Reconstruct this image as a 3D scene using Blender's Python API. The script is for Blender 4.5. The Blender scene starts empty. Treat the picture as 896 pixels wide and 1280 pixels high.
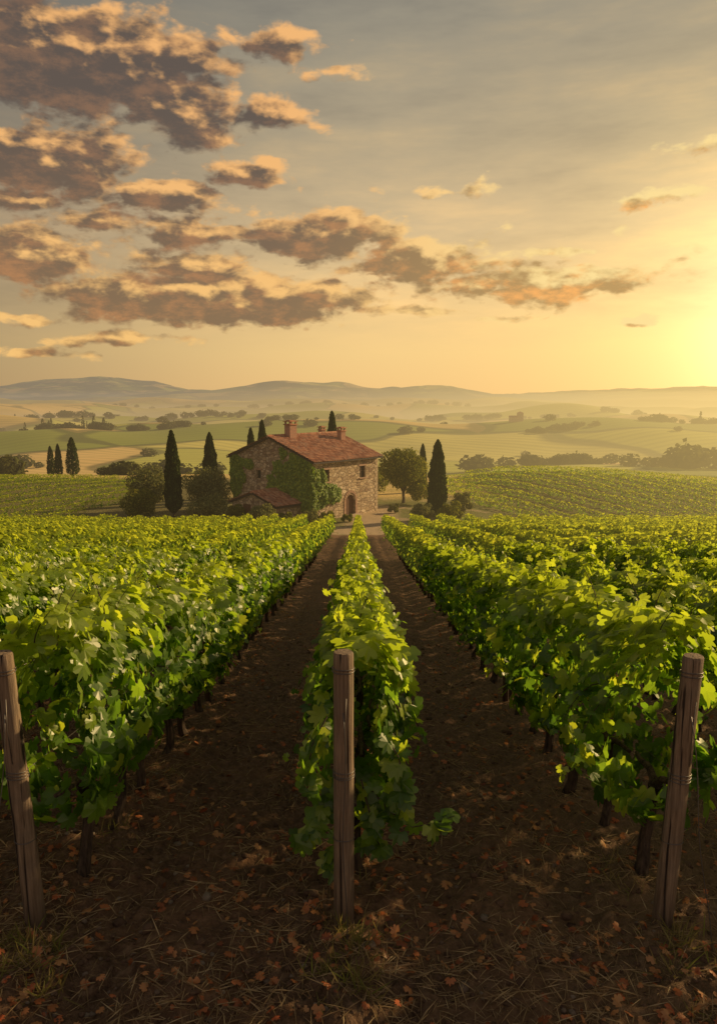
import bpy, math, random
import numpy as np
from mathutils import Vector, Matrix
random.seed(7); rng=np.random.default_rng(7)
scn=bpy.context.scene
col=scn.collection
SUN_AZ=math.radians(61); SUN_EL=math.radians(21)

# ------------------------------------------------------------ noise
_perm=np.random.default_rng(3).permutation(512)
_perm=np.concatenate([_perm,_perm,_perm])
_ga=np.random.default_rng(4).uniform(0,2*math.pi,512)
def perlin(x,y):
    x=np.asarray(x,float); y=np.asarray(y,float)
    xi=np.floor(x).astype(int); yi=np.floor(y).astype(int)
    xf=x-xi; yf=y-yi
    def g(ix,iy,dx,dy):
        h=_perm[(_perm[ix%512]+iy)%512]
        a=_ga[h]; return np.cos(a)*dx+np.sin(a)*dy
    u=xf*xf*xf*(xf*(xf*6-15)+10); v=yf*yf*yf*(yf*(yf*6-15)+10)
    n00=g(xi,yi,xf,yf); n10=g(xi+1,yi,xf-1,yf); n01=g(xi,yi+1,xf,yf-1); n11=g(xi+1,yi+1,xf-1,yf-1)
    return ((n00*(1-u)+n10*u)*(1-v)+(n01*(1-u)+n11*u)*v)*1.5
def fbm(x,y,o=4):
    s=0;a=1.0
    for i in range(o):
        s=s+a*perlin(x*2**i+17*i,y*2**i+31*i); a*=.5
    return s
def sst(a,b,x):
    t=np.clip((x-a)/(b-a),0,1); return t*t*(3-2*t)

# ------------------------------------------------------------ terrain height
ROW=2.18
_q=np.array([-60,0,58,66,85,120,200,290,380,500,590,700,900,1020,1300,1750,1950,2350,2850,3300,12000.])
_z=np.array([2.5,0,-8.12,-8.6,-8.8,-9.8,-18.,-28.5,-26,-17.0,-20.5,-42,-19.,-25,-62,-19,-24,-66,-13,-30,-20.])
_t=np.arange(-60,12001,1.0)
_tz=np.interp(_t,_q,_z)
def _sm(a,n):
    k=np.ones(n)/n;b=np.convolve(np.pad(a,n//2,'edge'),k,'valid');return b[:len(a)]
_s1=_sm(_tz,9);_s2=_sm(_sm(_tz,71),51)
_w=sst(150,260,_t);_tz=_s1*(1-_w)+_s2*_w
R1u=np.array([-448,-298,-200,-148,-88,-30,0,112,192,252,330,448])/950.
R1h=np.array([-4,-2,7,12,16,13,11,9,2,-1,2,6.])
R2u=np.array([-600,-448,-388,-318,-248,-200,-100,150,252,352,448,600])/950.
R2h=np.array([6,9,18,22,17,6,0,0,6,9,11,8.])
def H(x,y):
    x=np.asarray(x,float); y=np.asarray(y,float)
    w=sst(90,450,y)
    q=np.where(y>0,np.sqrt(np.maximum(y,0)**2+(x*w)**2),y)
    uu=x/np.maximum(y,60)
    wf=sst(150,400,q)
    qq=q*(1+wf*(.22*perlin(uu*2.3+.4,q/2600+.3)+.10*perlin(uu*6+4,q/900)))
    z=np.interp(np.clip(qq,-60,11999),_t,_tz)
    z=z+1.0*sst(110,170,q)*fbm(x/80+3.3,y/60+1.2,2)*(1-sst(150,200,q)*.4)
    z=z+9.0*sst(240,420,q)*perlin(x/150+5.1,y/150+2.7)
    z=z+13*sst(600,1300,q)*fbm(x/380+9.4,y/420+8.1,3)
    # vineyard hill to the right, gentle swell on the left
    zr=-9.9+2.3*sst(70,103,y)-7*sst(106,150,y)-2.1*sst(26,62,x)
    wr=sst(10,22,x)*sst(62,72,y)*(1-sst(125,165,y))
    z=z*(1-wr)+zr*wr
    z=z+1.0*np.exp(-((x+48)/16)**2-((y-98)/14)**2)
    r=np.hypot(x,y)+1e-6
    u=np.clip(x/np.maximum(y,1),-2,2)
    front=sst(0,500,y)
    h1=np.interp(u,R1u,R1h)+1.0*fbm(u*14,r/1500,4)
    h2=np.interp(u,R2u,R2h)+.8*fbm(u*12+40,r/2500,3)
    z=z+front*(h1/950*4200+32)*np.exp(-((r-4200)/700)**2)*(1+.18*fbm(x/500,y/500,4))
    z=z+front*(h2/950*8600+24)*np.exp(-((r-8600)/1500)**2)
    z=z+(1-front)*60*np.exp(-((r-4200)/1200)**2)
    return z
def H1(x,y): return float(H(np.array([x]),np.array([y]))[0])
def Hsoil(x,y):
    z=H(x,y)
    m=sst(64,58,y)*sst(40,20,np.abs(x))
    ph=(x+.03)/ROW; f=np.abs(ph-np.round(ph))*ROW
    rut=-0.05*np.exp(-((f-.62)/.17)**2)+0.05*np.exp(-(f/.3)**2)+.02*np.exp(-((f-1.09)/.15)**2)
    near=sst(24,9,y)
    z=z+m*rut+near*m*(.045*fbm(x*1.7,y*1.3,2)+.065*np.maximum(fbm(x*5.5,y*5.0+7,3),-.1)+.026*fbm(x*15,y*15,2))
    return z

# ------------------------------------------------------------ mesh helpers
def mesh_np(name,V,F,mats=(),mi=None,smooth=False):
    V=np.ascontiguousarray(V,dtype=np.float32); F=np.ascontiguousarray(F,dtype=np.int32)
    me=bpy.data.meshes.new(name)
    me.vertices.add(len(V)); me.vertices.foreach_set('co',V.ravel())
    k=F.shape[1]
    me.loops.add(F.size); me.loops.foreach_set('vertex_index',F.ravel())
    me.polygons.add(len(F)); me.polygons.foreach_set('loop_start',np.arange(0,F.size,k,dtype=np.int32))
    for m in mats: me.materials.append(m)
    if mi is not None: me.polygons.foreach_set('material_index',np.ascontiguousarray(mi,dtype=np.int32))
    me.polygons.foreach_set('use_smooth',np.full(len(F),smooth,dtype=bool))
    me.update(calc_edges=True)
    return me
class MB:  # triangle soup builder
    def __init__(s): s.V=[];s.F=[];s.M=[];s.n=0
    def add(s,V,F,m=0):
        V=np.asarray(V,float).reshape(-1,3);F=np.asarray(F,int)
        if F.shape[1]==4: F=np.concatenate([F[:,[0,1,2]],F[:,[0,2,3]]])
        s.V.append(V);s.F.append(F+s.n);s.M.append(np.full(len(F),m));s.n+=len(V)
    def mesh(s,name,mats,smooth=False):
        return mesh_np(name,np.concatenate(s.V),np.concatenate(s.F),mats,np.concatenate(s.M),smooth)
def obj(name,me,parent=None,loc=(0,0,0),rot=(0,0,0),scale=(1,1,1)):
    o=bpy.data.objects.new(name,me); col.objects.link(o)
    o.location=loc;o.rotation_euler=rot;o.scale=scale
    if parent: o.parent=parent
    return o
def empty(name,loc=(0,0,0),rot=(0,0,0)):
    return obj(name,None,None,loc,rot)
def tube(path,rad,n=8):
    P=np.asarray(path,float);R=np.asarray(rad,float)*np.ones(len(P))
    T=np.gradient(P,axis=0);T/=np.linalg.norm(T,axis=1)[:,None]+1e-9
    ref=np.where(np.abs(T[:,2:3])>.9,np.array([[1,0,0.]]),np.array([[0,0,1.]]))
    A=np.cross(T,ref);A/=np.linalg.norm(A,axis=1)[:,None]+1e-9
    B=np.cross(T,A)
    th=np.linspace(0,2*math.pi,n,endpoint=False)
    V=P[:,None]+R[:,None,None]*(np.cos(th)[None,:,None]*A[:,None]+np.sin(th)[None,:,None]*B[:,None])
    V=V.reshape(-1,3);F=[]
    for i in range(len(P)-1):
        for j in range(n):
            a=i*n+j;b=i*n+(j+1)%n;F.append((a,b,b+n,a+n))
    V=np.concatenate([V,P[:1],P[-1:]]);c0=len(P)*n;c1=c0+1
    F=np.array(F);F=np.concatenate([F[:,[0,1,2]],F[:,[0,2,3]]])
    caps=[(c0,(j+1)%n,j) for j in range(n)]+[(c1,(len(P)-1)*n+j,(len(P)-1)*n+(j+1)%n) for j in range(n)]
    return V,np.concatenate([F,np.array(caps)])
def norm(a): return a/(np.linalg.norm(a,axis=-1,keepdims=True)+1e-9)
_h=[(0.0,1.0),(0.10,0.86),(0.17,0.62),(0.36,0.74),(0.56,0.70),(0.60,0.52),(0.50,0.34),(0.78,0.30),(0.84,0.08),(0.66,-0.12),(0.52,-0.34),(0.26,-0.38),(0.07,-0.10)]
_pts=_h+[(-x,y) for x,y in _h[:0:-1]]
def leaf_tpl(pts,c=(0,.12)):
    P=[(c[0],c[1],0.06)]
    for x,y in pts:
        r2=x*x+(y-.1)**2
        P.append((x,y,.16*abs(x)-.30*r2))
    n=len(pts);F=[(0,1+(i+1)%n,1+i) for i in range(n)]
    return np.array(P),np.array(F)
LEAF=leaf_tpl(_pts)
LEAF_LO=leaf_tpl([(0,1),(.5,.7),(.82,.1),(.4,-.35),(-.4,-.35),(-.82,.1),(-.5,.7)])
QUAD=(np.array([(0,1,0),(.6,.1,.1),(0,-.5,0),(-.6,.1,.1)]),np.array([(0,2,1),(0,3,2)]))
def scatter_leaves(C,Nn,Tt,S,tpl):
    TV,TF=tpl
    Nn=norm(Nn);Tt=norm(Tt-np.sum(Tt*Nn,axis=1,keepdims=True)*Nn);Sd=np.cross(Tt,Nn)
    S=np.asarray(S).reshape(-1,1,1)
    curl=rng.uniform(.3,1.8,(len(C),1,1))
    V=C[:,None]+S*(TV[None,:,0:1]*Sd[:,None]+TV[None,:,1:2]*Tt[:,None]+curl*TV[None,:,2:3]*Nn[:,None])
    F=TF[None]+(np.arange(len(C))*len(TV))[:,None,None]
    return V.reshape(-1,3),F.reshape(-1,TF.shape[1])

# ------------------------------------------------------------ node helpers
class G:
    def __init__(s,nt): s.nt=nt
    def n(s,t,**k):
        nd=s.nt.nodes.new(t)
        for a,b in k.items(): setattr(nd,a,b)
        return nd
    def set(s,sock,v):
        if isinstance(v,bpy.types.NodeSocket): s.nt.links.new(v,sock)
        elif v is not None: sock.default_value=v
    def m(s,op,a,b=None,c=None,clamp=False):
        nd=s.n('ShaderNodeMath',operation=op,use_clamp=clamp)
        s.set(nd.inputs[0],a)
        if b is not None: s.set(nd.inputs[1],b)
        if c is not None: s.set(nd.inputs[2],c)
        return nd.outputs[0]
    def v(s,op,a,b=None,out=0):
        nd=s.n('ShaderNodeVectorMath',operation=op)
        s.set(nd.inputs[0],a)
        if b is not None: s.set(nd.inputs[1],b)
        return nd.outputs['Value'] if out=='Value' else nd.outputs[0]
    def mix(s,f,a,b,blend='MIX'):
        nd=s.n('ShaderNodeMix',data_type='RGBA',blend_type=blend)
        s.set(nd.inputs[0],f)
        for sk,v in ((nd.inputs[6],a),(nd.inputs[7],b)):
            if isinstance(v,(tuple,list)) and len(v)==3: v=(*v,1)
            s.set(sk,v)
        return nd.outputs[2]
    def ss(s,x,a,b,o0=0.,o1=1.):
        nd=s.n('ShaderNodeMapRange',interpolation_type='SMOOTHSTEP')
        s.set(nd.inputs[0],x)
        if a>b: a,b,o0,o1=b,a,o1,o0
        s.set(nd.inputs[1],a);s.set(nd.inputs[2],b);s.set(nd.inputs[3],o0);s.set(nd.inputs[4],o1)
        return nd.outputs[0]
    def noise(s,vec,scale,detail=4,rough=.55,out=0):
        nd=s.n('ShaderNodeTexNoise');s.set(nd.inputs['Vector'],vec);nd.inputs['Scale'].default_value=scale
        nd.inputs['Detail'].default_value=detail;nd.inputs['Roughness'].default_value=rough
        return nd.outputs[out]
    def ramp(s,f,els,interp='LINEAR'):
        nd=s.n('ShaderNodeValToRGB');cr=nd.color_ramp;cr.interpolation=interp
        while len(cr.elements)<len(els): cr.elements.new(.5)
        for e,(p,c) in zip(cr.elements,els): e.position=p;e.color=(*c,1)
        s.set(nd.inputs[0],f);return nd.outputs[0]
    def xyz(s,x,y,z):
        nd=s.n('ShaderNodeCombineXYZ');s.set(nd.inputs[0],x);s.set(nd.inputs[1],y);s.set(nd.inputs[2],z);return nd.outputs[0]
    def sep(s,v):
        nd=s.n('ShaderNodeSeparateXYZ');s.set(nd.inputs[0],v);return nd.outputs
hz=bpy.data.node_groups.new('painted_aerial_haze','ShaderNodeTree')  # painted haze: emission mixed into each material by distance, no air volume
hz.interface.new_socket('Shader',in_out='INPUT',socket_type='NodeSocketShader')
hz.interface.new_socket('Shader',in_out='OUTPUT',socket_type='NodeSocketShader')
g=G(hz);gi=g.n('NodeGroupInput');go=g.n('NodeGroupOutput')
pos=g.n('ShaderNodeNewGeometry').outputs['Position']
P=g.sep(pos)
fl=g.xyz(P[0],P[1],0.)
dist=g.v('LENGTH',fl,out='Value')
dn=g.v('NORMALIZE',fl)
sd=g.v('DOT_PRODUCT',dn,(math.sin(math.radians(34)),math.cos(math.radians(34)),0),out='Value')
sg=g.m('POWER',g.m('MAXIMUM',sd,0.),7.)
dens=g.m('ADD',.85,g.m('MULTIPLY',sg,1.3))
painted_fog=g.m('MULTIPLY',g.ss(P[2],-18.,-48.,0.,1.),g.ss(dist,350.,700.,0.,1.7))  # thicker painted glow on low, far ground, imitating valley fog
dens=g.m('MULTIPLY',dens,g.m('ADD',1.,painted_fog))
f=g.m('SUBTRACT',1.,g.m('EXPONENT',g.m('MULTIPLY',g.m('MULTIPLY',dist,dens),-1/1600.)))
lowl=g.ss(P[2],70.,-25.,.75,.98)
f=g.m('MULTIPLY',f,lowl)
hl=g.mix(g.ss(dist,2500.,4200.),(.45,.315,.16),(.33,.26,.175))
hc=g.mix(sg,hl,(1.0,.70,.26))  # emission colour brightens toward the sun side, imitating backlit haze
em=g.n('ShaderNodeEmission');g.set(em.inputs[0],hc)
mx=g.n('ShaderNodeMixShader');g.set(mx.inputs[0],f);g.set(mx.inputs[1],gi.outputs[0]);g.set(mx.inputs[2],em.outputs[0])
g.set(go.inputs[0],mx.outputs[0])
def newmat(name):
    m=bpy.data.materials.new(name);m.use_nodes=True;m.node_tree.nodes.clear()
    try: m.cycles.emission_sampling='NONE'
    except Exception: pass
    return m,G(m.node_tree)
def finish(m,g,sh,paint_haze=True):
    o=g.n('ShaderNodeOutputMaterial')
    if paint_haze:  # lays the painted haze glow over the surface shader
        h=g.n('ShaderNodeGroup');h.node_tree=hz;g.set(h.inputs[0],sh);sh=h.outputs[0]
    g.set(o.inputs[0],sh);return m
def bump(g,h,st,d=.02):
    b=g.n('ShaderNodeBump');b.inputs['Strength'].default_value=st;b.inputs['Distance'].default_value=d;g.set(b.inputs['Height'],h);return b.outputs[0]
def princ(g,colr,rough=.8,normal=None,spec=.3):
    p=g.n('ShaderNodeBsdfPrincipled')
    if isinstance(colr,tuple) and len(colr)==3: colr=(*colr,1)
    g.set(p.inputs['Base Color'],colr);g.set(p.inputs['Roughness'],rough);p.inputs['Specular IOR Level'].default_value=spec
    if normal: g.set(p.inputs['Normal'],normal)
    return p.outputs[0]
def leafmat(name,els,trans,tw=.45,rough=.5,gl=.03,topcol=None,paint_haze=True):
    m,g=newmat(name)
    rnd=g.n('ShaderNodeNewGeometry').outputs['Random Per Island']
    c=g.ramp(rnd,els)
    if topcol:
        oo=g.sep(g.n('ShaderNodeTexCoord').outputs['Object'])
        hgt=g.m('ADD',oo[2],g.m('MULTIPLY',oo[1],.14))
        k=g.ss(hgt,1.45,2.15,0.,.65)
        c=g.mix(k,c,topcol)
    d=g.n('ShaderNodeBsdfDiffuse');g.set(d.inputs[0],c)
    t=g.n('ShaderNodeBsdfTranslucent');g.set(t.inputs[0],g.mix(1.0,c,(*trans,1),'MULTIPLY'))
    a=g.n('ShaderNodeMixShader');a.inputs[0].default_value=tw;g.set(a.inputs[1],d.outputs[0]);g.set(a.inputs[2],t.outputs[0])
    if gl>0:
        gs=g.n('ShaderNodeBsdfGlossy');gs.inputs['Roughness'].default_value=rough;gs.inputs[0].default_value=(1,.95,.8,1)
        b=g.n('ShaderNodeMixShader');b.inputs[0].default_value=gl;g.set(b.inputs[1],a.outputs[0]);g.set(b.inputs[2],gs.outputs[0]);a=b
    return finish(m,g,a.outputs[0],paint_haze)

M_VLEAF=leafmat('vine_leaf',[(0,(.030,.070,.010)),(.45,(.062,.125,.014)),(.8,(.115,.19,.02)),(1,(.22,.26,.028))],(4.2,3.8,1.6),.48,rough=.40,gl=.04,topcol=(.25,.30,.03),paint_haze=False)
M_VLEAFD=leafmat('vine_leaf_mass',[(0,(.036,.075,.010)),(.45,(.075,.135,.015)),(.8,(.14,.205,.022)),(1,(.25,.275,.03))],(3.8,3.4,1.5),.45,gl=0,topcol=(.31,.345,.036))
M_TREE=leafmat('tree_leaf',[(0,(.06,.08,.018)),(.6,(.13,.15,.03)),(1,(.24,.23,.05))],(2.4,2.1,1.),.40,gl=.0)
M_OLIVE=leafmat('shrub_leaf',[(0,(.09,.105,.045)),(.6,(.16,.175,.07)),(1,(.26,.25,.10))],(1.9,1.7,1.),.36,gl=0)
M_CYP=leafmat('cypress_leaf',[(0,(.018,.030,.010)),(.7,(.042,.062,.016)),(1,(.085,.105,.022))],(1.7,1.6,1.),.25,gl=0)
M_IVY=leafmat('ivy_leaf',[(0,(.08,.14,.02)),(.6,(.17,.26,.03)),(1,(.31,.37,.045))],(1.9,1.9,1.),.35)
M_DIST=leafmat('distant_leaf',[(0,(.05,.06,.02)),(1,(.11,.115,.035))],(1.8,1.6,1.),.3,gl=0)
M_DRY=leafmat('dry_leaf',[(0,(.18,.05,.018)),(.35,(.40,.12,.035)),(.7,(.46,.24,.09)),(1,(.52,.12,.04))],(1.,1.,1.),.2,paint_haze=False)
M_STRAW=leafmat('straw',[(0,(.24,.15,.07)),(1,(.56,.41,.21))],(1.,1.,1.),.2,paint_haze=False)
M_GRASS=leafmat('dry_grass',[(0,(.12,.10,.03)),(.5,(.28,.21,.08)),(1,(.14,.17,.03))],(1.5,1.4,1.),.35,gl=0)
def barkmat(name,c1,c2,sc,paint_haze=True):
    m,g=newmat(name);tc=g.n('ShaderNodeTexCoord').outputs['Object']
    v=g.v('MULTIPLY',tc,(1,1,.12));nz=g.noise(v,sc,6,.65)
    return finish(m,g,princ(g,g.ramp(nz,[(.35,c1),(.65,c2)]),.85,bump(g,nz,.8,.015)),paint_haze)
M_BARK=barkmat('vine_bark',(.022,.014,.009),(.12,.08,.05),40,False)
M_TBARK=barkmat('tree_bark',(.04,.03,.02),(.14,.10,.07),14)
m,g=newmat('weathered_post_wood');tc=g.n('ShaderNodeTexCoord').outputs['Object']
v=g.v('MULTIPLY',tc,(1,1,.045));nz=g.noise(v,55,8,.7);n2=g.noise(tc,5,4,.6)
crk=g.ss(g.noise(g.v('MULTIPLY',tc,(1,1,.03)),34,3,.5),.42,.36)
c=g.ramp(nz,[(.3,(.11,.070,.040)),(.5,(.24,.16,.095)),(.72,(.40,.285,.18))])
c=g.mix(g.ss(n2,.4,.7,0.,.55),c,(.17,.13,.09));c=g.mix(crk,c,(.03,.019,.012))
oz=g.sep(tc)[2];c=g.mix(g.ss(oz,0.,.45,.6,0.),c,(.06,.038,.024))
M_POST=finish(m,g,princ(g,c,.8,bump(g,g.m('SUBTRACT',nz,g.m('MULTIPLY',crk,1.)),.8,.014)),False)
m,g=newmat('galvanised_wire');p=princ(g,(.16,.14,.12),.45);p.node.inputs['Metallic'].default_value=.8
M_WIRE=finish(m,g,p,False)
m,g=newmat('rubble_stone');tc=g.n('ShaderNodeTexCoord').outputs['Object']
wv=g.n('ShaderNodeTexNoise');g.set(wv.inputs[0],tc);wv.inputs['Scale'].default_value=1.5
vec=g.v('ADD',g.v('MULTIPLY',tc,(1,1,1.7)),g.v('MULTIPLY',wv.outputs[1],(.35,.35,.35)))
vo=g.n('ShaderNodeTexVoronoi');g.set(vo.inputs['Vector'],vec);vo.inputs['Scale'].default_value=2.1
ve=g.n('ShaderNodeTexVoronoi',feature='DISTANCE_TO_EDGE');g.set(ve.inputs['Vector'],vec);ve.inputs['Scale'].default_value=2.1
cr=g.sep(vo.outputs['Color'])[0]
c=g.ramp(cr,[(0,(.27,.17,.10)),(.3,(.48,.35,.20)),(.55,(.66,.50,.31)),(.8,(.37,.26,.16)),(1,(.74,.59,.39))])
fine=g.noise(tc,9,6,.65);c=g.mix(g.ss(fine,.35,.75,0.,.4),c,(.24,.16,.10))
mo=g.ss(ve.outputs['Distance'],.0,.09)
c=g.mix(mo,(.24,.17,.105),c)
dampn=g.noise(tc,.6,4,.6);c=g.mix(g.ss(dampn,.5,.75,0.,.3),c,(.2,.15,.1))
M_STONE=finish(m,g,princ(g,c,.9,bump(g,g.m('ADD',mo,g.m('MULTIPLY',fine,.5)),.9,.07)))
m,g=newmat('terracotta_tile');tc=g.n('ShaderNodeTexCoord').outputs['Object']
cell=g.v('FLOOR',g.v('MULTIPLY',tc,(1/.24,1/.36,0.)))
wn=g.n('ShaderNodeTexWhiteNoise',noise_dimensions='3D');g.set(wn.inputs[0],cell)
c=g.ramp(wn.outputs[0],[(0,(.24,.09,.05)),(.5,(.40,.17,.09)),(.85,(.50,.26,.15)),(1,(.30,.18,.12))])
nz=g.noise(tc,1.2,6,.65);c=g.mix(g.ss(nz,.45,.75,0.,.6),c,(.20,.12,.08))
M_TILE=finish(m,g,princ(g,c,.85,bump(g,g.noise(tc,25,4),.4,.02)))
m,g=newmat('chimney_brick');tc=g.n('ShaderNodeTexCoord').outputs['Object']
bk=g.n('ShaderNodeTexBrick');P=g.sep(tc);g.set(bk.inputs['Vector'],g.xyz(g.m('ADD',P[0],P[1]),P[2],0.))
bk.inputs['Scale'].default_value=1;bk.inputs['Brick Width'].default_value=.25;bk.inputs['Row Height'].default_value=.08;bk.inputs['Mortar Size'].default_value=.012
bk.inputs['Color1'].default_value=(.42,.17,.10,1);bk.inputs['Color2'].default_value=(.30,.13,.08,1);bk.inputs['Mortar'].default_value=(.34,.27,.2,1)
M_BRICK=finish(m,g,princ(g,bk.outputs[0],.9))
def plain(name,c,r=.7,sp=.3):
    m,g=newmat(name);tc=g.n('ShaderNodeTexCoord').outputs['Object'];nz=g.noise(tc,12,5,.6)
    return finish(m,g,princ(g,g.mix(g.ss(nz,.3,.7,0.,.5),c,tuple(x*.55 for x in c)),r,bump(g,nz,.3,.01),sp))
M_WOOD=plain('door_wood',(.15,.065,.032));M_GLASS=plain('window_glass',(.012,.014,.016),.25,.3);M_TRIM=plain('brick_trim',(.42,.25,.16));M_DARK=plain('dark_timber',(.06,.04,.03))

# ------------------------------------------------------------ ground
m,g=newmat('ground_and_fields')
pos=g.n('ShaderNodeNewGeometry').outputs['Position'];P=g.sep(pos);X,Y=P[0],P[1]
wn=g.m('MULTIPLY',g.m('SUBTRACT',g.noise(pos,.25,4),.5),5.)
s1=g.noise(pos,1.3,4,.6);s2=g.noise(pos,11,7,.7);s3=g.noise(pos,60,3,.7)
soil=g.ramp(s2,[(.28,(.045,.023,.012)),(.5,(.165,.092,.050)),(.72,(.33,.205,.115))])
soil=g.mix(g.ss(s1,.35,.7,0.,.45),soil,(.29,.15,.075))
soil=g.mix(g.ss(s3,.6,.75,0.,.45),soil,(.38,.28,.17))
vc=g.n('ShaderNodeTexVoronoi');g.set(vc.inputs['Vector'],pos);vc.inputs['Scale'].default_value=16
clod=g.m('SUBTRACT',1.,vc.outputs['Distance'])
yn=g.noise(pos,.22,4,.6);yf=g.noise(pos,3,5,.7)
dirt=g.mix(yf,(.38,.27,.15),(.60,.44,.26))
gr=g.mix(yf,(.10,.12,.03),(.28,.25,.08))
pathd=g.m('ABSOLUTE',g.m('ADD',g.m('SUBTRACT',Y,64.5),g.m('MULTIPLY',wn,.4)))
pathm=g.ss(pathd,1.8,3.2,1.,0.)
pathm=g.m('MULTIPLY',pathm,g.ss(g.m('ABSOLUTE',g.m('ADD',X,4.)),20.,28.,1.,0.))
pm2=g.m('MULTIPLY',g.ss(g.m('ABSOLUTE',g.m('SUBTRACT',X,g.m('ADD',1.5,g.m('MULTIPLY',wn,.3)))),1.5,3.2,1.,0.),g.ss(Y,84.,78.))
pathm=g.m('MAXIMUM',pathm,pm2)
yard=g.mix(g.m('MAXIMUM',pathm,g.ss(yn,.50,.62,0.,.8)),gr,dirt)
wv=g.n('ShaderNodeTexNoise');g.set(wv.inputs[0],pos);wv.inputs['Scale'].default_value=.006;wv.inputs['Detail'].default_value=2
fv=g.v('ADD',g.xyz(g.m('MULTIPLY',X,.0046),g.m('MULTIPLY',Y,.0062),0.),g.v('MULTIPLY',wv.outputs[1],(.9,.9,0)))
vo=g.n('ShaderNodeTexVoronoi');g.set(vo.inputs['Vector'],fv);vo.inputs['Scale'].default_value=1.;vo.inputs['Randomness'].default_value=.9
fr=g.sep(vo.outputs['Color'])[0]
fc=g.ramp(fr,[(0,(.24,.28,.045)),(.22,(.46,.45,.08)),(.38,(.72,.49,.17)),(.52,(.34,.36,.06)),(.68,(.60,.52,.13)),(.82,(.74,.50,.19))],'CONSTANT')
ffar=g.noise(pos,.015,5,.65);fc=g.mix(g.ss(ffar,.35,.7,0.,.35),fc,(.28,.27,.06))
ph=g.m('SINE',g.m('MULTIPLY',g.m('ADD',g.m('MULTIPLY',X,g.m('SUBTRACT',fr,.5)),g.m('MULTIPLY',Y,.6)),1.1))
fc=g.mix(g.m('MULTIPLY',g.ss(ph,-.3,.8),.25),fc,(.15,.16,.04))
ve=g.n('ShaderNodeTexVoronoi',feature='DISTANCE_TO_EDGE');g.set(ve.inputs['Vector'],fv);ve.inputs['Scale'].default_value=1.;ve.inputs['Randomness'].default_value=.9
fc=g.mix(g.ss(ve.outputs['Distance'],.010,.025,.7,0.),fc,(.07,.08,.025))
wood=g.noise(pos,.0035,6,.65);dd=g.v('LENGTH',pos,out='Value')
fc=g.mix(g.m('MULTIPLY',g.ss(wood,.40,.56),g.ss(dd,1500.,3200.,0.,.9)),fc,(.05,.055,.025))
c=g.mix(g.ss(g.m('ADD',Y,wn),84.,92.),yard,fc)
lat=g.ss(g.m('ADD',g.m('ABSOLUTE',X),wn),24.,32.)
c=g.mix(g.m('MULTIPLY',lat,g.ss(Y,58.,66.)),c,fc)
vy=g.m('MULTIPLY',g.m('MULTIPLY',g.ss(Y,122.,114.),g.ss(Y,62.,68.)),g.ss(g.m('ABSOLUTE',X),12.,18.))
c=g.mix(vy,c,g.mix(yf,(.10,.10,.03),(.24,.19,.07)))
nr=g.m('MULTIPLY',g.ss(g.m('ADD',Y,g.m('MULTIPLY',wn,.15)),62.2,61.2),1.)
c=g.mix(nr,c,soil)
hgt=g.m('ADD',g.m('MULTIPLY',s2,1.4),g.m('ADD',g.m('MULTIPLY',clod,.8),g.m('MULTIPLY',s3,.5)))
bf=g.ss(dd,300.,60.)
M_GROUND=finish(m,g,princ(g,c,.95,bump(g,g.m('MULTIPLY',hgt,bf),1.,.06),.15))
def grow(a,end,r,s0):
    o=[a];s=s0
    while o[-1]<end: o.append(o[-1]+s);s*=r
    return o
xr=grow(4.6,9000,1.032,.05)
xs=np.array([-v for v in xr[::-1]]+list(np.arange(-4.56,4.58,.04))+xr)
yb=grow(2.0,200,1.12,.2);yb2=grow(200,9000,1.3,60)
ys=np.array(sorted(set([-v+4 for v in yb+yb2[1:]]+list(np.arange(2.05,8.98,.035))+grow(9.0,13500,1.018,.04))))
XX,YY=np.meshgrid(xs,ys)
ZZ=Hsoil(XX.ravel(),YY.ravel())
V=np.stack([XX.ravel(),YY.ravel(),ZZ],1)
nx,ny=len(xs),len(ys);I=np.arange(nx*ny).reshape(ny,nx)
F=np.stack([I[:-1,:-1],I[:-1,1:],I[1:,1:],I[1:,:-1]],-1).reshape(-1,4)
obj('ground',mesh_np('ground',V,F,[M_GROUND],None,True))

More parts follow.
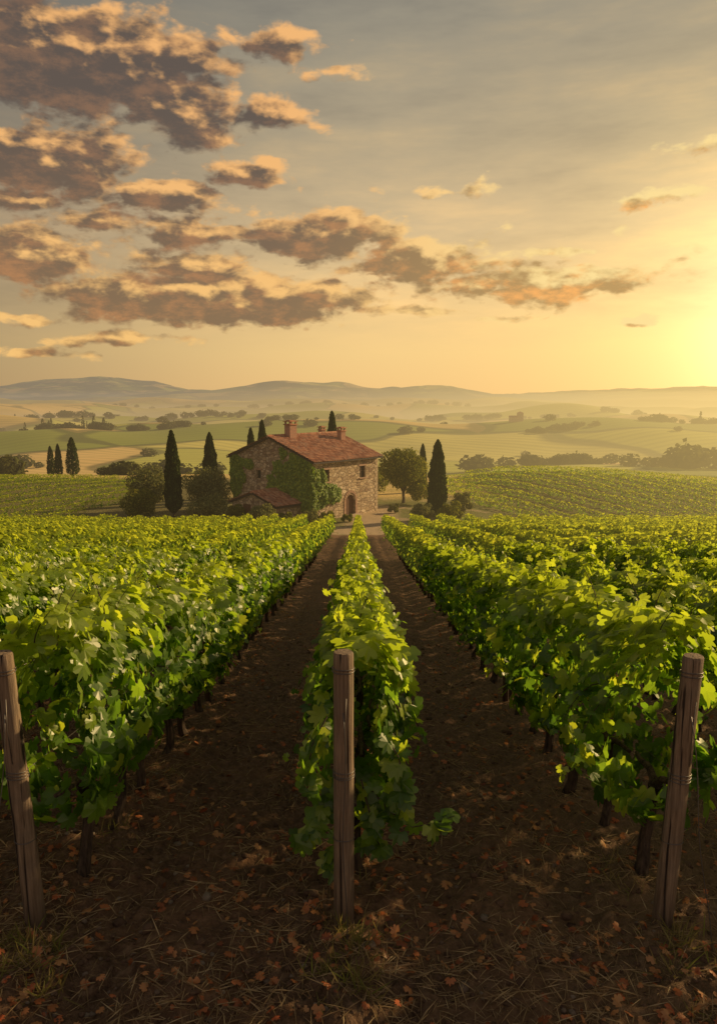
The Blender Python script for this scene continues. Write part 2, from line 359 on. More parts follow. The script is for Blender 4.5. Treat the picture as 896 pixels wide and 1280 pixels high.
# ------------------------------------------------------------ vines
L=1.8
def vine_segment(seed,nleaf,size,tpl,L=1.8,shear=.14,trunks=True,lo=False,wid=.36,mat=None,top=1.0):
    r=np.random.default_rng(seed)
    mb=MB();ox,oy=r.uniform(0,200,2)
    n=int(nleaf*L)
    y=r.uniform(-.08,L+.08,n);phi=r.uniform(0,2*math.pi,n)
    keep=(np.sin(phi)>-.55)|(r.uniform(0,1,n)<.5);y=y[keep];phi=phi[keep];n=len(y)
    rho=1-np.abs(r.normal(0,.17,n));rho=np.clip(rho,.15,1)
    lump=1+.55*perlin(y*1.9+ox,phi*1.3+oy)+.22*perlin(y*5+ox,phi*2.5)
    a=wid*rho*lump;b=.74*rho*(1+.22*perlin(y*1.4+oy,phi*.6+ox))
    cs,sn=np.cos(phi),np.sin(phi)
    x=a*np.sign(cs)*np.abs(cs)**.75;z=1.27+b*np.sign(sn)*np.abs(sn)**.8
    C=np.stack([x,y,z],1)
    out=np.stack([cs*1.2,r.normal(0,.35,n),sn*.6+.35],1)
    Nn=norm(norm(out)+r.normal(0,.42,(n,3)))
    Tt=np.stack([cs*.35,r.normal(0,.6,n),-1+.5*(sn>.6)+r.normal(0,.3,n)],1)
    S=size*r.uniform(.62,1.25,n)
    mb.add(*scatter_leaves(C,Nn,Tt,S,tpl),0)
    ns=int((8 if not lo else 3)*L)
    for i in range(ns):
        y0=r.uniform(0,L);up=r.uniform()<.62
        side=r.choice([-1,1])
        if up:
            h=r.uniform(.15,.45) if not lo else r.uniform(.1,.28);p0=np.array([r.uniform(-.15,.15),y0,1.82])
            pts=[p0+np.array([side*.12*t*t,.06*t,h*t]) for t in np.linspace(0,1,5)]
        else:
            h=r.uniform(.2,.5);p0=np.array([side*.28,y0,r.uniform(.8,1.6)])
            pts=[p0+np.array([side*.28*t,.1*t*side,.05*t-h*t*t]) for t in np.linspace(0,1,5)]
        pts=np.array(pts)
        if not lo: mb.add(*tube(pts,np.linspace(.005,.002,5),4),1)
        k=6 if not lo else 3
        tt=np.linspace(.15,1,k);Cc=np.stack([np.interp(tt,np.linspace(0,1,5),pts[:,j]) for j in range(3)],1)+r.normal(0,.025,(k,3))
        mb.add(*scatter_leaves(Cc,r.normal(0,.6,(k,3))+np.array([side*.5,-.3,.6]),r.normal(0,.6,(k,3))+np.array([side*.4,0,-.3]),size*np.linspace(.95,.45,k),tpl),0)
    if trunks:
        for y0 in (np.arange(.45,L,.9)):
            y0+=r.uniform(-.08,.08)
            hs=np.array([-.12,0,.12,.28,.45,.6,.74]);w=r.normal(0,.030,(7,2));w[:2]=w[2]*.3
            pts=np.stack([np.cumsum(w[:,0])*.8,y0+np.cumsum(w[:,1]),hs],1)
            mb.add(*tube(pts,np.array([.065,.055,.042,.039,.036,.040,.046])*r.uniform(.85,1.15),7 if not lo else 4),1)
            for s in (-1,1):
                cp=np.array([pts[-1],pts[-1]+[0,s*.12,.08],pts[-1]+[r.normal(0,.02),s*.3,.10],pts[-1]+[r.normal(0,.03),s*.48,.09]])
                mb.add(*tube(cp,[.034,.026,.02,.015],6 if not lo else 4),1)
    for V in mb.V: V[:,2]-=shear*V[:,1]
    return mb.mesh('vine_segment',[mat or M_VLEAF,M_BARK],False)
near=[vine_segment(100+i,480,.108,LEAF) for i in range(7)]
mid=[vine_segment(200+i,240,.118,LEAF_LO,lo=True,wid=.29,mat=M_VLEAFD) for i in range(5)]
far=[vine_segment(300+i,115,.14,QUAD,L=3.6,shear=.14,trunks=False,lo=True,wid=.25,mat=M_VLEAFD) for i in range(5)]
farflat=[vine_segment(400+i,80,.15,QUAD,L=3.6,shear=0,trunks=False,lo=True,wid=.34,mat=M_VLEAFD) for i in range(5)]
for n in range(-20,21):
    x0=ROW*n-.03
    ys0=5.05 if abs(n)>0 else 5.2
    row=empty('grape_vine_row',(x0,ys0,0))
    y=ys0
    yend=60.2+random.uniform(-.4,.4)
    while y<yend:
        vis=abs(x0)<.58*y+5
        if y<21: me=random.choice(near);l=L
        elif y<38: me=random.choice(mid);l=L
        else: me=random.choice(far);l=3.6
        if vis:
            sx=random.choice([-1,1])*random.uniform(.9,1.1)
            sz=random.uniform(.94,1.05)*(1 if y<12 else .95)
            if abs(n)==1 and y<8: sz=1.08;sx*=1.15
            if n==0 and y>9: sx*=.9
            obj('vines',me,row,(random.uniform(-.05,.05),y-ys0,H1(x0,y)+.02),(0,0,0),(sx,1,sz))
        y+=l
def shoot(parent,pts,size,seed):
    r=np.random.default_rng(seed);mb=MB();pts=np.array(pts,float)
    mb.add(*tube(pts,np.linspace(.007,.003,len(pts)),5),1)
    k=18;tt=np.linspace(.05,1,k);ti=np.linspace(0,1,len(pts))
    Cc=np.stack([np.interp(tt,ti,pts[:,j]) for j in range(3)],1)+r.normal(0,.035,(k,3))
    mb.add(*scatter_leaves(Cc,r.normal(0,.5,(k,3))+np.array([0,-.7,.7]),r.normal(0,.6,(k,3))+np.array([0,-.1,-.6]),size*r.uniform(.7,1.15,k),LEAF),0)
    obj('trailing_shoot',mb.mesh('shoot',[M_VLEAF,M_BARK]),parent)
rows=[o for o in bpy.data.objects if o.name.startswith('grape_vine_row') and abs(o.location.x+.03)<.1]
c0=rows[0];zz=H1(0,5.2)
shoot(c0,[(.1,.1,zz+.85),(.25,-.05,zz+.74),(.42,-.1,zz+.64),(.58,-.12,zz+.68),(.72,-.12,zz+.74)],.11,1)
shoot(c0,[(-.1,.1,zz+.9),(-.22,-.02,zz+.75),(-.30,-.08,zz+.6),(-.38,-.1,zz+.5)],.11,2)
shoot(c0,[(0.05,.1,zz+.9),(.12,-.08,zz+.7),(.16,-.12,zz+.55),(.22,-.1,zz+.45)],.11,3)
shoot(c0,[(-.1,.0,zz+.8),(-.1,-.08,zz+.6),(-.14,-.12,zz+.45),(-.16,-.1,zz+.35)],.11,4)
shoot(c0,[(.2,.1,zz+1.3),(.32,-.05,zz+1.15),(.36,-.1,zz+.95),(.38,-.1,zz+.8)],.11,5)
shoot(c0,[(-.2,.1,zz+1.4),(-.3,-.05,zz+1.25),(-.34,-.1,zz+1.05),(-.33,-.1,zz+.9)],.11,6)
def vineyard(x0,x1,y0,y1,gap,lean,inside):
    d=np.array([lean,1.]);d/=np.hypot(*d)
    e=empty('distant_vineyard',(0,0,0));ang=math.atan2(d[1],d[0])-math.pi/2
    x=x0
    while x<x1:
        t=0
        while t<(y1-y0)*1.3:
            q=np.array([x,y0])+d*t
            if inside(q[0],q[1]):
                z0=H1(q[0],q[1]);z1=H1(*(q+d*3.6))
                obj('vines',random.choice(farflat),e,(q[0],q[1],z0-.30),(math.atan2(z1-z0,3.6),0,ang),(random.choice([-1,1])*1.05,1,random.uniform(.54,.60)))
            t+=3.6
        x+=gap
vineyard(10,112,67,112,4.3,-.62,lambda x,y: x>12+max(0,(82-y))*.8 and y>67 and y<110 and x<.56*y+8 )
vineyard(-110,-26,67,112,4.0,.5,lambda x,y: x<-27 and y<112 and x>-.56*y-8)

# ------------------------------------------------------------ posts and wires
def post(x,y,h,lx,r=.066,seed=0):
    z=float(Hsoil(np.array([x]),np.array([y]))[0])
    e=empty('vineyard_end_post',(x,y,z))
    rr=np.random.default_rng(seed);n=28;hs=np.concatenate([[-.25],np.linspace(0,h-.012,22),[h]])
    V=[];ph=rr.uniform(0,6,4)
    th=np.linspace(0,2*math.pi,n,endpoint=False)
    for k,hh in enumerate(hs):
        R=r*(1.06-.06*hh/h)*(1+.035*np.sin(2*th+ph[0])+.02*np.sin(5*th+ph[1]+hh)+.012*np.sin(11*th+ph[2]))
        if k==len(hs)-1: R=R*.90
        V+=list(np.stack([lx*hh/h+R*np.cos(th),R*np.sin(th),np.full(n,hh)],1))
    F=[]
    for i in range(len(hs)-1):
        for j in range(n): F.append((i*n+j,i*n+(j+1)%n,(i+1)*n+(j+1)%n,(i+1)*n+j))
    V.append((lx,0,h+.004));c=len(V)-1;top=(len(hs)-1)*n
    mb=MB();mb.add(V,F,0);mb.add(np.array(V),[(c,top+j,top+(j+1)%n) for j in range(n)],0)
    obj('post_shaft',mb.mesh('post_shaft',[M_POST],True),e)
    w=MB()
    for hh in (h-.11,h-.13,h*.57,h*.57+.02,h*.56,h*.33):
        t=np.linspace(0,2*math.pi,25);a=rr.uniform(-.012,.012)
        w.add(*tube(np.stack([lx*hh/h+(r*1.05+.003)*np.cos(t),(r*1.05+.003)*np.sin(t),hh+a*np.sin(t)],1),.0034,5))
    for hh in (h-.12,h*.57,.72):
        pts=[]
        for yy in np.linspace(0,18,40): pts.append((lx*hh/h*(1-yy/18),yy+.05,H1(x,y+yy)-z+hh-.015*math.sin(yy*math.pi/6)**2))
        w.add(*tube(pts,.0022,4))
    sgn=.0 if abs(x)<1 else math.copysign(1,x)
    pa=np.array([lx*.8,-r*1.05,h*.8]);pb=np.array([.02+sgn*.16,-.36,H1(x,y-.36)-z])
    pts=[pa+(pb-pa)*t+np.array([.012*math.sin(9*t),0,-.02*math.sin(math.pi*t)]) for t in np.linspace(0,1,14)]
    w.add(*tube(pts,.0036,5))
    tail=[np.array([lx*.85+.02,-r*1.1,h*.85]),np.array([lx*.8+.012,-r*1.15,h*.74]),np.array([lx*.7+.02,-r*1.12,h*.62])]
    w.add(*tube(tail,.0026,4))
    obj('trellis_wire',w.mesh('wire',[M_WIRE],True),e)
post(-.10,4.80,1.97,0,seed=1)
post(-2.24,4.80,1.97,-.10,.064,seed=2)
post(2.11,4.80,1.96,.09,.066,seed=3)
ip=MB()
for n in range(-6,7):
    for yy in (10.6,16.6,22.6,28.6,34.6):
        x=ROW*n-.03;z=H1(x,yy)
        if abs(x)<.55*yy+1: ip.add(*tube([(x,yy,z-.1),(x,yy,z+.9),(x,yy,z+1.86)],[.045,.042,.04],8))
obj('trellis_posts',ip.mesh('trellis_posts',[M_POST],True))

# ------------------------------------------------------------ ground litter
def ground_pts(n,ymax,r,xl=.58,power=1.6):
    y=3.0+(ymax-3.0)*r.uniform(0,1,n)**power
    x=r.uniform(-1,1,n)*(xl*y+.6)
    return x,y
r=np.random.default_rng(11)
x,y=ground_pts(9000,28,r);ph=(x+.03)/ROW;fd=np.abs(ph-np.round(ph))*ROW
k=(r.uniform(0,1,len(x))<np.clip(1.15-fd*.6,.35,1))&((perlin(x*.9+9,y*.9)>-.15)|(r.uniform(0,1,len(x))<.25));x,y=x[k],y[k]
C=np.stack([x,y,Hsoil(x,y)+.02],1);n=len(x)
V,F=scatter_leaves(C,np.array([0,0,1.])+r.normal(0,.4,(n,3)),r.normal(0,1,(n,3)),r.uniform(.018,.055,n),LEAF)
obj('fallen_leaves',mesh_np('fallen_leaves',V,F,[M_DRY]))
x,y=ground_pts(42000,20,r);n=len(x)
k=(perlin(x*1.1+5,y*1.1)>-.05)|(r.uniform(0,1,n)<.3);x,y=x[k],y[k];n=len(x)
C=np.stack([x,y,Hsoil(x,y)+.014],1)
TS=(np.array([(0,1,0.),(.035,0,.05),(0,-1,0),(-.035,0,.05)]),QUAD[1])
V,F=scatter_leaves(C,np.array([0,0,1.])+r.normal(0,.25,(n,3)),r.normal(0,1,(n,3))*[1,1,.25],r.uniform(.02,.12,n),TS)
obj('straw',mesh_np('straw',V,F,[M_STRAW]))
x,y=ground_pts(6500,16,r);mb=MB();zz=Hsoil(x,y)
ico=np.array([(0,0,1),(.89,0,.45),(.28,.85,.45),(-.72,.53,.45),(-.72,-.53,.45),(.28,-.85,.45),(.72,.53,-.45),(-.28,.85,-.45),(-.89,0,-.45),(-.28,-.85,-.45),(.72,-.53,-.45),(0,0,-1.)])
icf=np.array([(0,1,2),(0,2,3),(0,3,4),(0,4,5),(0,5,1),(1,6,2),(2,7,3),(3,8,4),(4,9,5),(5,10,1),(6,7,2),(7,8,3),(8,9,4),(9,10,5),(10,6,1),(11,7,6),(11,8,7),(11,9,8),(11,10,9),(11,6,10)])
m,g=newmat('soil_clod');rnd=g.n('ShaderNodeNewGeometry').outputs['Random Per Island'];tc=g.n('ShaderNodeNewGeometry').outputs['Position']
nz=g.noise(tc,60,5,.7);c=g.ramp(rnd,[(0,(.11,.06,.034)),(.80,(.20,.115,.065)),(.85,(.26,.19,.13)),(1,(.34,.27,.19))])
M_CLOD=finish(m,g,princ(g,g.mix(g.m('MULTIPLY',nz,.6),c,(.08,.046,.027)),.95,bump(g,nz,1.,.02)),False)
for i in range(len(x)):
    s=r.uniform(.006,.022)*(1+1.1*(r.uniform()<.12));Vv=ico*(1+r.normal(0,.16,(12,1)))*s*np.array([1.2,r.uniform(.8,1.3),.7])
    a=r.uniform(0,6.3);Rm=np.array([[math.cos(a),-math.sin(a),0],[math.sin(a),math.cos(a),0],[0,0,1]])
    mb.add(Vv@Rm.T+[x[i],y[i],zz[i]+s*.1],icf)
obj('pebbles',mb.mesh('pebbles',[M_CLOD],True))
mb=MB();TG=(np.array([(-.03,0,0),(.03,0,0),(.018,.6,.03),(0,1,.14),(-.018,.6,.03)]),np.array([(0,1,2),(0,2,4),(4,2,3)]))
def tuft(x,y,n,h):
    z=float(Hsoil(np.array([x]),np.array([y]))[0])
    C=np.stack([x+r.normal(0,.05,n),y+r.normal(0,.05,n),np.full(n,z-.01)],1)
    Tt=np.stack([r.normal(0,.6,n),r.normal(0,.6,n),np.full(n,.8)],1)
    mb.add(*scatter_leaves(C,r.normal(0,1,(n,3)),Tt,h*r.uniform(.5,1.2,n),TG))
for (x,y) in [(-.1,4.6),(-.02,4.45),(2.2,4.7),(2.1,4.5),(2.35,4.4),(-2.2,4.6),(-2.4,4.5),(-2.0,4.5),(-2.3,4.2),(2.4,4.1),(-2.1,4.3),(-1.9,4.1),(2.0,4.3),(0,4.1),(-.2,4.2)]: tuft(x,y,55,.19)
for i in range(260):
    y=3.8+r.uniform()**1.5*16;n=r.integers(-4,5);tuft(ROW*n-.03+r.normal(0,.18),y,r.integers(8,26),r.uniform(.06,.15))
obj('dry_grass',mb.mesh('dry_grass',[M_GRASS]))

# ------------------------------------------------------------ farmhouse
HA=math.atan2(.77,.64);HC=(-4.27,70.0);HZ=H1(-5,72)-.05
house=empty('stone_farmhouse',(HC[0],HC[1],HZ),(0,0,HA))
LA,LB,EV,PK=9.7,11.1,5.75,7.75
def prism(x0,x1,y0,y1,ev,pk,zb=-1.):
    ym=(y0+y1)/2
    V=[]
    for x in (x0,x1): V+=[(x,y0,zb),(x,y1,zb),(x,y1,ev),(x,ym,pk),(x,y0,ev)]
    F=[(0,4,3,2,1),(5,6,7,8,9),(0,1,6,5),(1,2,7,6),(2,3,8,7),(3,4,9,8),(4,0,5,9)]
    me=bpy.data.meshes.new('p');me.from_pydata(V,[],F);return me
def boxmesh(c,s,name='box',mats=()):
    V=[(c[0]+dx*s[0]/2,c[1]+dy*s[1]/2,c[2]+dz*s[2]/2) for dz in(-1,1) for dy in(-1,1) for dx in(-1,1)]
    F=[(0,2,3,1),(4,5,7,6),(0,1,5,4),(2,6,7,3),(0,4,6,2),(1,3,7,5)]
    me=bpy.data.meshes.new(name);me.from_pydata(V,[],F)
    for m in mats: me.materials.append(m)
    return me
def archmesh(cx,w,h,z0,y0,y1):
    pr=[(cx-w/2,z0),(cx+w/2,z0)]+[(cx+w/2*math.cos(a),z0+h-w/2+w/2*math.sin(a)) for a in np.linspace(0,math.pi,13)]
    n=len(pr);V=[(x,y0,z) for x,z in pr]+[(x,y1,z) for x,z in pr]
    F=[tuple(range(n)),tuple(range(2*n-1,n-1,-1))]+[(i,i+n,(i+1)%n+n,(i+1)%n) for i in range(n)]
    me=bpy.data.meshes.new('arch');me.from_pydata(V,[],F);return me
wall=obj('walls',prism(0,LA,0,LB,EV,PK))
cut=[]
wins=[(1.97,4.25,.85,1.15),(7.3,4.25,.85,1.15)]
for a,z,w,h in wins: cut.append(obj('c',boxmesh((a,0,z+.0),(w,.6,h))))
cut.append(obj('c',archmesh(5.45,1.45,2.3,-.2,-.3,.32)))
cut.append(obj('c',boxmesh((0,7.2,4.1),(.6,.6,.8))))
for cobj in cut:
    md=wall.modifiers.new('b','BOOLEAN');md.object=cobj;md.operation='DIFFERENCE';md.solver='EXACT'
bpy.context.view_layer.update()
dg=bpy.context.evaluated_depsgraph_get()
me2=bpy.data.meshes.new_from_object(wall.evaluated_get(dg))
wall.modifiers.clear();wall.data=me2;me2.materials.clear();me2.materials.append(M_STONE);wall.parent=house
for cobj in cut: bpy.data.objects.remove(cobj)
for a,z,w,h in wins:
    obj('window_pane',boxmesh((a,.22,z),(w-.004,.03,h-.004),mats=[M_GLASS]),house)
    for dx,dz,sw,sh in ((0,0,.05,h-.01),(0,0.1,w-.06,.045),(-w/2+.035,0,.06,h-.01),(w/2-.035,0,.06,h-.01)):
        obj('window_frame',boxmesh((a+dx,.18+(.004 if dz else 0),z+dz),(sw,.05,sh),mats=[M_WOOD]),house)
    obj('window_sill',boxmesh((a,-.03,z-h/2-.06),(w+.3,.2,.10),mats=[M_TRIM]),house)
    obj('window_lintel',boxmesh((a,-.006,z+h/2+.11),(w+.34,.06,.2),mats=[M_TRIM]),house)
obj('window_pane',boxmesh((.22,7.2,4.1),(.03,.596,.796),mats=[M_GLASS]),house)
obj('window_lintel',boxmesh((-.006,7.2,4.6),(.06,.9,.18),mats=[M_TRIM]),house)
dm=archmesh(5.45,1.44,2.295,-.19,.22,.28);dm.materials.append(M_WOOD);obj('door',dm,house)
for k in range(-2,3): obj('door_plank_gap',boxmesh((5.45+k*.26,.216,.75),(.02,.012,1.7),mats=[M_DARK]),house)
mb=MB()
def boxV(c,s,rot=0):
    V=np.array([(dx*s[0]/2,dy*s[1]/2,dz*s[2]/2) for dz in(-1,1) for dy in(-1,1) for dx in(-1,1)],float)
    cr,sr=math.cos(rot),math.sin(rot)
    V=np.stack([V[:,0]*cr-V[:,2]*sr,V[:,1],V[:,0]*sr+V[:,2]*cr],1)+np.array(c)
    return V,np.array([(0,2,3,1),(4,5,7,6),(0,1,5,4),(2,6,7,3),(0,4,6,2),(1,3,7,5)])
for a in np.linspace(0,math.pi,12): mb.add(*boxV((5.45+.86*math.cos(a),-.02,1.575+.86*math.sin(a)),(.24,.07,.20),a))
for k in range(7):
    for s in(-1,1): mb.add(*boxV((5.45+s*.86,-.02,1.40-k*.235),(.24 if k%2 else .3,.07,.22)))
obj('door_surround',mb.mesh('surround',[M_TRIM]),house)
mb=MB()
for k in range(19):
    w=.55 if k%2 else .34;z=.15+k*.3
    mb.add(*boxV((w/2-.03,.16,z),(w,.38,.27)))
    mb.add(*boxV((LA-w/2+.03,.16,z),(w,.38,.27)))
m,g=newmat('quoin_stone');tc=g.n('ShaderNodeTexCoord').outputs['Object'];nz=g.noise(tc,3,6,.65)
M_QUOIN=finish(m,g,princ(g,g.ramp(nz,[(.3,(.34,.24,.15)),(.7,(.58,.45,.29))]),.9,bump(g,nz,.5,.03)))
obj('quoins',mb.mesh('quoins',[M_QUOIN]),house)
obj('door_step',boxmesh((5.45,-.45,.02),(2.0,.8,.3),mats=[M_QUOIN]),house)
def roof(x0,x1,y0,y1,ev,pk,oh,parent,ogx=.35):
    ym=(y0+y1)/2;half=(y1-y0)/2;sl=(pk-ev)/half
    e=MB();deck=MB()
    for s in (-1,1):
        run=half+oh;Ls=run*math.sqrt(1+sl*sl)
        xs=np.arange(x0-ogx,x1+ogx+.001,.03);nc=int(Ls/.36)+1
        ts=[]
        for k in range(nc): ts+=[k*.36+.001,min((k+1)*.36,Ls)-.001]
        ts=np.array(ts);Xg,Tg=np.meshgrid(xs,ts)
        lift=np.tile(np.array([0,.045]),nc)[:,None]*np.ones_like(Xg)
        ci=np.floor((Xg-x0)/.24);wob=.012*np.sin(ci*12.9+np.floor(Tg/.36)*7.7)
        corr=.085*np.sqrt(np.maximum(0,1-((((Xg-x0)/.24)%1)*2-1)**2))
        sag=-.03*np.sin((Xg-x0)/(x1-x0)*math.pi)
        hh=corr+lift+wob+sag+.10
        yy=ym+s*(Tg*run/Ls);zz=pk-sl*Tg*run/Ls+hh
        V=np.stack([Xg,yy,zz],-1).reshape(-1,3);I=np.arange(Xg.size).reshape(Xg.shape)
        F=np.stack([I[:-1,:-1],I[:-1,1:],I[1:,1:],I[1:,:-1]],-1).reshape(-1,4)
        if s>0: F=F[:,::-1]
        e.add(V,F)
        ya=ym;yb=ym+s*(half+oh-.03);za=pk+.07;zb=pk-sl*(half+oh-.03)+.07
        V=np.array([(x,yq,zq+d) for x in (x0-ogx+.03,x1+ogx-.03) for (yq,zq) in((ya,za),(yb,zb)) for d in(0,-.12)])
        deck.add(V,[(0,2,6,4),(1,5,7,3),(0,1,3,2),(4,6,7,5),(2,3,7,6)])
    n=int((x1-x0+2*ogx)/.4)
    for k in range(n):
        xa=x0-ogx+k*.4
        e.add(*tube([(xa,ym,pk+.13),(xa+.2,ym,pk+.14),(xa+.43,ym,pk+.155)],[.13,.14,.15],10))
    obj('roof_tiles',e.mesh('roof_tiles',[M_TILE],False),parent)
    obj('roof_deck',deck.mesh('roof_deck',[M_DARK]),parent)
roof(0,LA,0,LB,EV,PK,.55,house)
mb=MB()
for k in range(20): mb.add(*boxV((.2+k*.49,-.27,EV-.12),(.1,.5,.12)))
obj('rafter_ends',mb.mesh('rafters',[M_DARK]),house)
an=obj('annex_walls',prism(-3.3,-.004,1.4,7.4,1.75,2.75),house);an.data.materials.append(M_STONE)
roof(-3.3,-.36,1.4,7.4,1.75,2.75,.35,house,.3)
obj('annex_door',boxmesh((-3.31,5.3,.75),(.08,1.0,1.8),mats=[M_WOOD]),house)
def chimney(x,y,z,w,h):
    mb=MB();mb.add(*boxV((x,y,z+h/2-.7),(w,w*.8,h+1.4-.0)))
    mb.add(*boxV((x,y,z+h+.05),(w+.18,w*.8+.18,.10)),m=1)
    for sx in(-1,1):
        for sy in(-1,1): mb.add(*boxV((x+sx*(w/2-.08),y+sy*(w*.4-.08),z+h+.21),(.14,.14,.22)),m=0)
    mb.add(*boxV((x,y,z+h+.36),(w+.22,w*.8+.22,.08)),m=1)
    mb.add(*boxV((x,y,z+h+.43),(w*.8,w*.55,.07)),m=1)
    obj('chimney',mb.mesh('chimney',[M_BRICK,M_TILE]),house)
chimney(2.5,5.2,7.75,.95,1.15);chimney(8.6,3.9,7.15,.7,.95);chimney(9.0,7.0,7.2,.6,.9)
def ivy():
    r=np.random.default_rng(5);mb=MB()
    n=30000;b=r.uniform(-.3,LB+.2,n);z=r.uniform(.3,7.8,n)
    roofz=EV+(PK-EV)*(1-np.abs(b-LB/2)/(LB/2))-.1
    nz=fbm(b*.8+3,z*.8+9,4)
    m1=1.15-((b-1.9)/3.4)**2-((z-4.2)/2.6)**2
    m1b=.9-((b-3.6)/2.4)**2-((z-2.6)/1.3)**2
    m1c=.9-((b-.6)/1.6)**2-((z-2.4)/2.4)**2
    m2=1.0-((b-10.4)/1.25)**2-((z-3.9)/2.4)**2
    m3=.8-((b-9.0)/1.3)**2-((z-5.2)/.8)**2
    mm=np.maximum.reduce([m1,m1b,m1c,m2,m3])+.75*nz
    k=(mm>.15)&(z<roofz);b=b[k];z=z[k];mm=mm[k];nn=len(b)
    off=.04+r.uniform(0,1,nn)*np.clip(mm,0,1)*.38*(1+.6*perlin(b*2,z*2))
    mb.add(*scatter_leaves(np.stack([-off,b,z],1),np.array([-1,0,.35])+r.normal(0,.4,(nn,3)),np.array([-.3,0,-1])+r.normal(0,.35,(nn,3)),r.uniform(.07,.15,nn),LEAF_LO))
    n=16000;a=r.uniform(-.5,4.8,n);z=r.uniform(.8,5.5,n);nz=fbm(a*.9+30,z*.9+19,4)
    mm=np.maximum(1.05-((a-.2)/2.0)**2-((z-3.2)/2.2)**2,1.05-((a-2.2)/2.0)**2-((z-2.5)/1.0)**2)+.6*nz
    mm=mm-1.2*((np.abs(a-1.97)<.55)&(np.abs(z-4.25)<.7))
    k=mm>.15;a=a[k];z=z[k];mm=mm[k];nn=len(a)
    off=.04+r.uniform(0,1,nn)*np.clip(mm,0,1)*.55*(1+.6*perlin(a*2,z*2))
    mb.add(*scatter_leaves(np.stack([a,-off,z],1),np.array([0,-1,.35])+r.normal(0,.4,(nn,3)),np.array([0,-.3,-1])+r.normal(0,.35,(nn,3)),r.uniform(.07,.15,nn),LEAF_LO))
    obj('ivy',mb.mesh('ivy',[M_IVY]),house)
ivy()

# ------------------------------------------------------------ trees
def cypress(x,y,h,w,seed,n=7000,name='cypress_tree'):
    r=np.random.default_rng(seed);mb=MB();z0=H1(x,y)
    t=r.uniform(0,1,n)**.85;ph=r.uniform(0,2*math.pi,n)
    prof=w/2*np.minimum(1,(t/.10)**.6)*np.clip((1-t**2.2),0,1)**.62
    lump=1+.22*perlin(ph*1.3+seed,t*h*1.1)+.14*perlin(ph*3+seed,t*h*2.6)
    rho=prof*lump*(1-np.abs(r.normal(0,.18,n)))
    C=np.stack([rho*np.cos(ph),rho*np.sin(ph),h*.05+t*h*.97],1)
    out=np.stack([np.cos(ph),np.sin(ph),np.full(n,.1)],1)
    sz=(.6+.4*prof/(w/2))*h*.028*r.uniform(.6,1.3,n)
    mb.add(*scatter_leaves(C,out+r.normal(0,.5,(n,3)),out*.35+np.array([0,0,1.])+r.normal(0,.25,(n,3)),sz,QUAD),0)
    mb.add(*tube([(0,0,-.2),(0,0,h*.1),(0,0,h*.6)],[w*.1,w*.09,w*.03],8),1)
    return obj(name,mb.mesh(name,[M_CYP,M_TBARK]),None,(x,y,z0))
def tree(x,y,h,w,seed,mat,name,n=6500,trunk=.3,leaf=.14,nb=14,flat=.9):
    r=np.random.default_rng(seed);mb=MB();z0=H1(x,y)
    cz=h*(trunk+(1-trunk)/2);rz=h*(1-trunk)/2
    cs=[];rs=[]
    for i in range(nb):
        ga=i*2.39996;zz=1-2*(i+.5)/nb;rr_=math.sqrt(1-zz*zz);d=np.array([rr_*math.cos(ga),rr_*math.sin(ga),zz]);k=r.uniform(.52,.74)
        cs.append(np.array([d[0]*w/2*k,d[1]*w/2*k,cz+d[2]*rz*k]));rs.append(r.uniform(.30,.44)*min(w/2,rz*1.3))
    cs.append(np.array([0,0,cz]));rs.append(min(w/2,rz)*.6)
    per=n//len(cs)
    for c,rd in zip(cs,rs):
        d=norm(r.normal(0,1,(per,3)))
        q=rd*(1-np.abs(r.normal(0,.22,per)))*(1+.25*r.normal(0,.35,per))
        C=c+d*q[:,None]*[1,1,flat];C[:,2]=np.maximum(C[:,2],.05)
        mb.add(*scatter_leaves(C,d+r.normal(0,.5,(per,3))+[0,0,.2],r.normal(0,.7,(per,3))+[0,0,-.3],leaf*r.uniform(.5,1.2,per),QUAD),0)
    if trunk>.06:
        fork=np.array([r.normal(0,.1),r.normal(0,.1),h*trunk*.8])
        mb.add(*tube([(0,0,-.2),(.03,0,h*trunk*.4),fork],[h*.035,h*.026,h*.024],9),1)
        for c in cs[:7]:
            md=(fork+c)/2+r.normal(0,.1,3);mb.add(*tube([fork,md,c],[h*.016,h*.011,h*.004],6),1)
    return obj(name,mb.mesh(name,[mat,M_TBARK]),None,(x,y,z0))
cypress(-17.9,73,8.2,1.55,1)
cypress(-16.6,85,7.6,1.7,2)
cypress(-11.1,88,8.9,1.5,3);cypress(-12.7,90,8.0,1.3,31)
cypress(-3.1,90,9.9,1.5,4)
cypress(7.45,71.5,7.4,1.8,5)
cypress(8.1,96,6.0,1.1,6)
tree(5.0,84,6.5,5.6,11,M_TREE,'oak_tree',12000,.20,.16,18)
tree(-15.4,77,4.7,5.2,12,M_OLIVE,'olive_tree',8500,.08,.15,16)
tree(-21.3,77,4.7,4.6,13,M_OLIVE,'olive_tree',7000,.08,.15,16)
tree(-20.8,71.5,3.0,3.8,14,M_TREE,'shrub',5000,.02,.13,10)
tree(-13.4,67.5,2.9,4.2,15,M_OLIVE,'shrub',5500,.02,.12,10)
tree(-8.6,66.6,2.2,2.9,16,M_OLIVE,'shrub',3500,.02,.12,8)
tree(-11.5,70.2,1.7,2.2,161,M_TREE,'shrub',2500,.02,.12,8)
tree(-6.6,67.8,1.3,1.8,17,M_TREE,'shrub',1800,.02,.1,7)
tree(-4.4,68.2,1.5,2.1,18,M_OLIVE,'shrub',2200,.02,.1,7)
tree(-2.9,69.0,1.2,2.0,19,M_TREE,'shrub',2200,.02,.1,7)
tree(-1.0,70.2,.8,1.5,20,M_TREE,'shrub',1600,.02,.1,6)
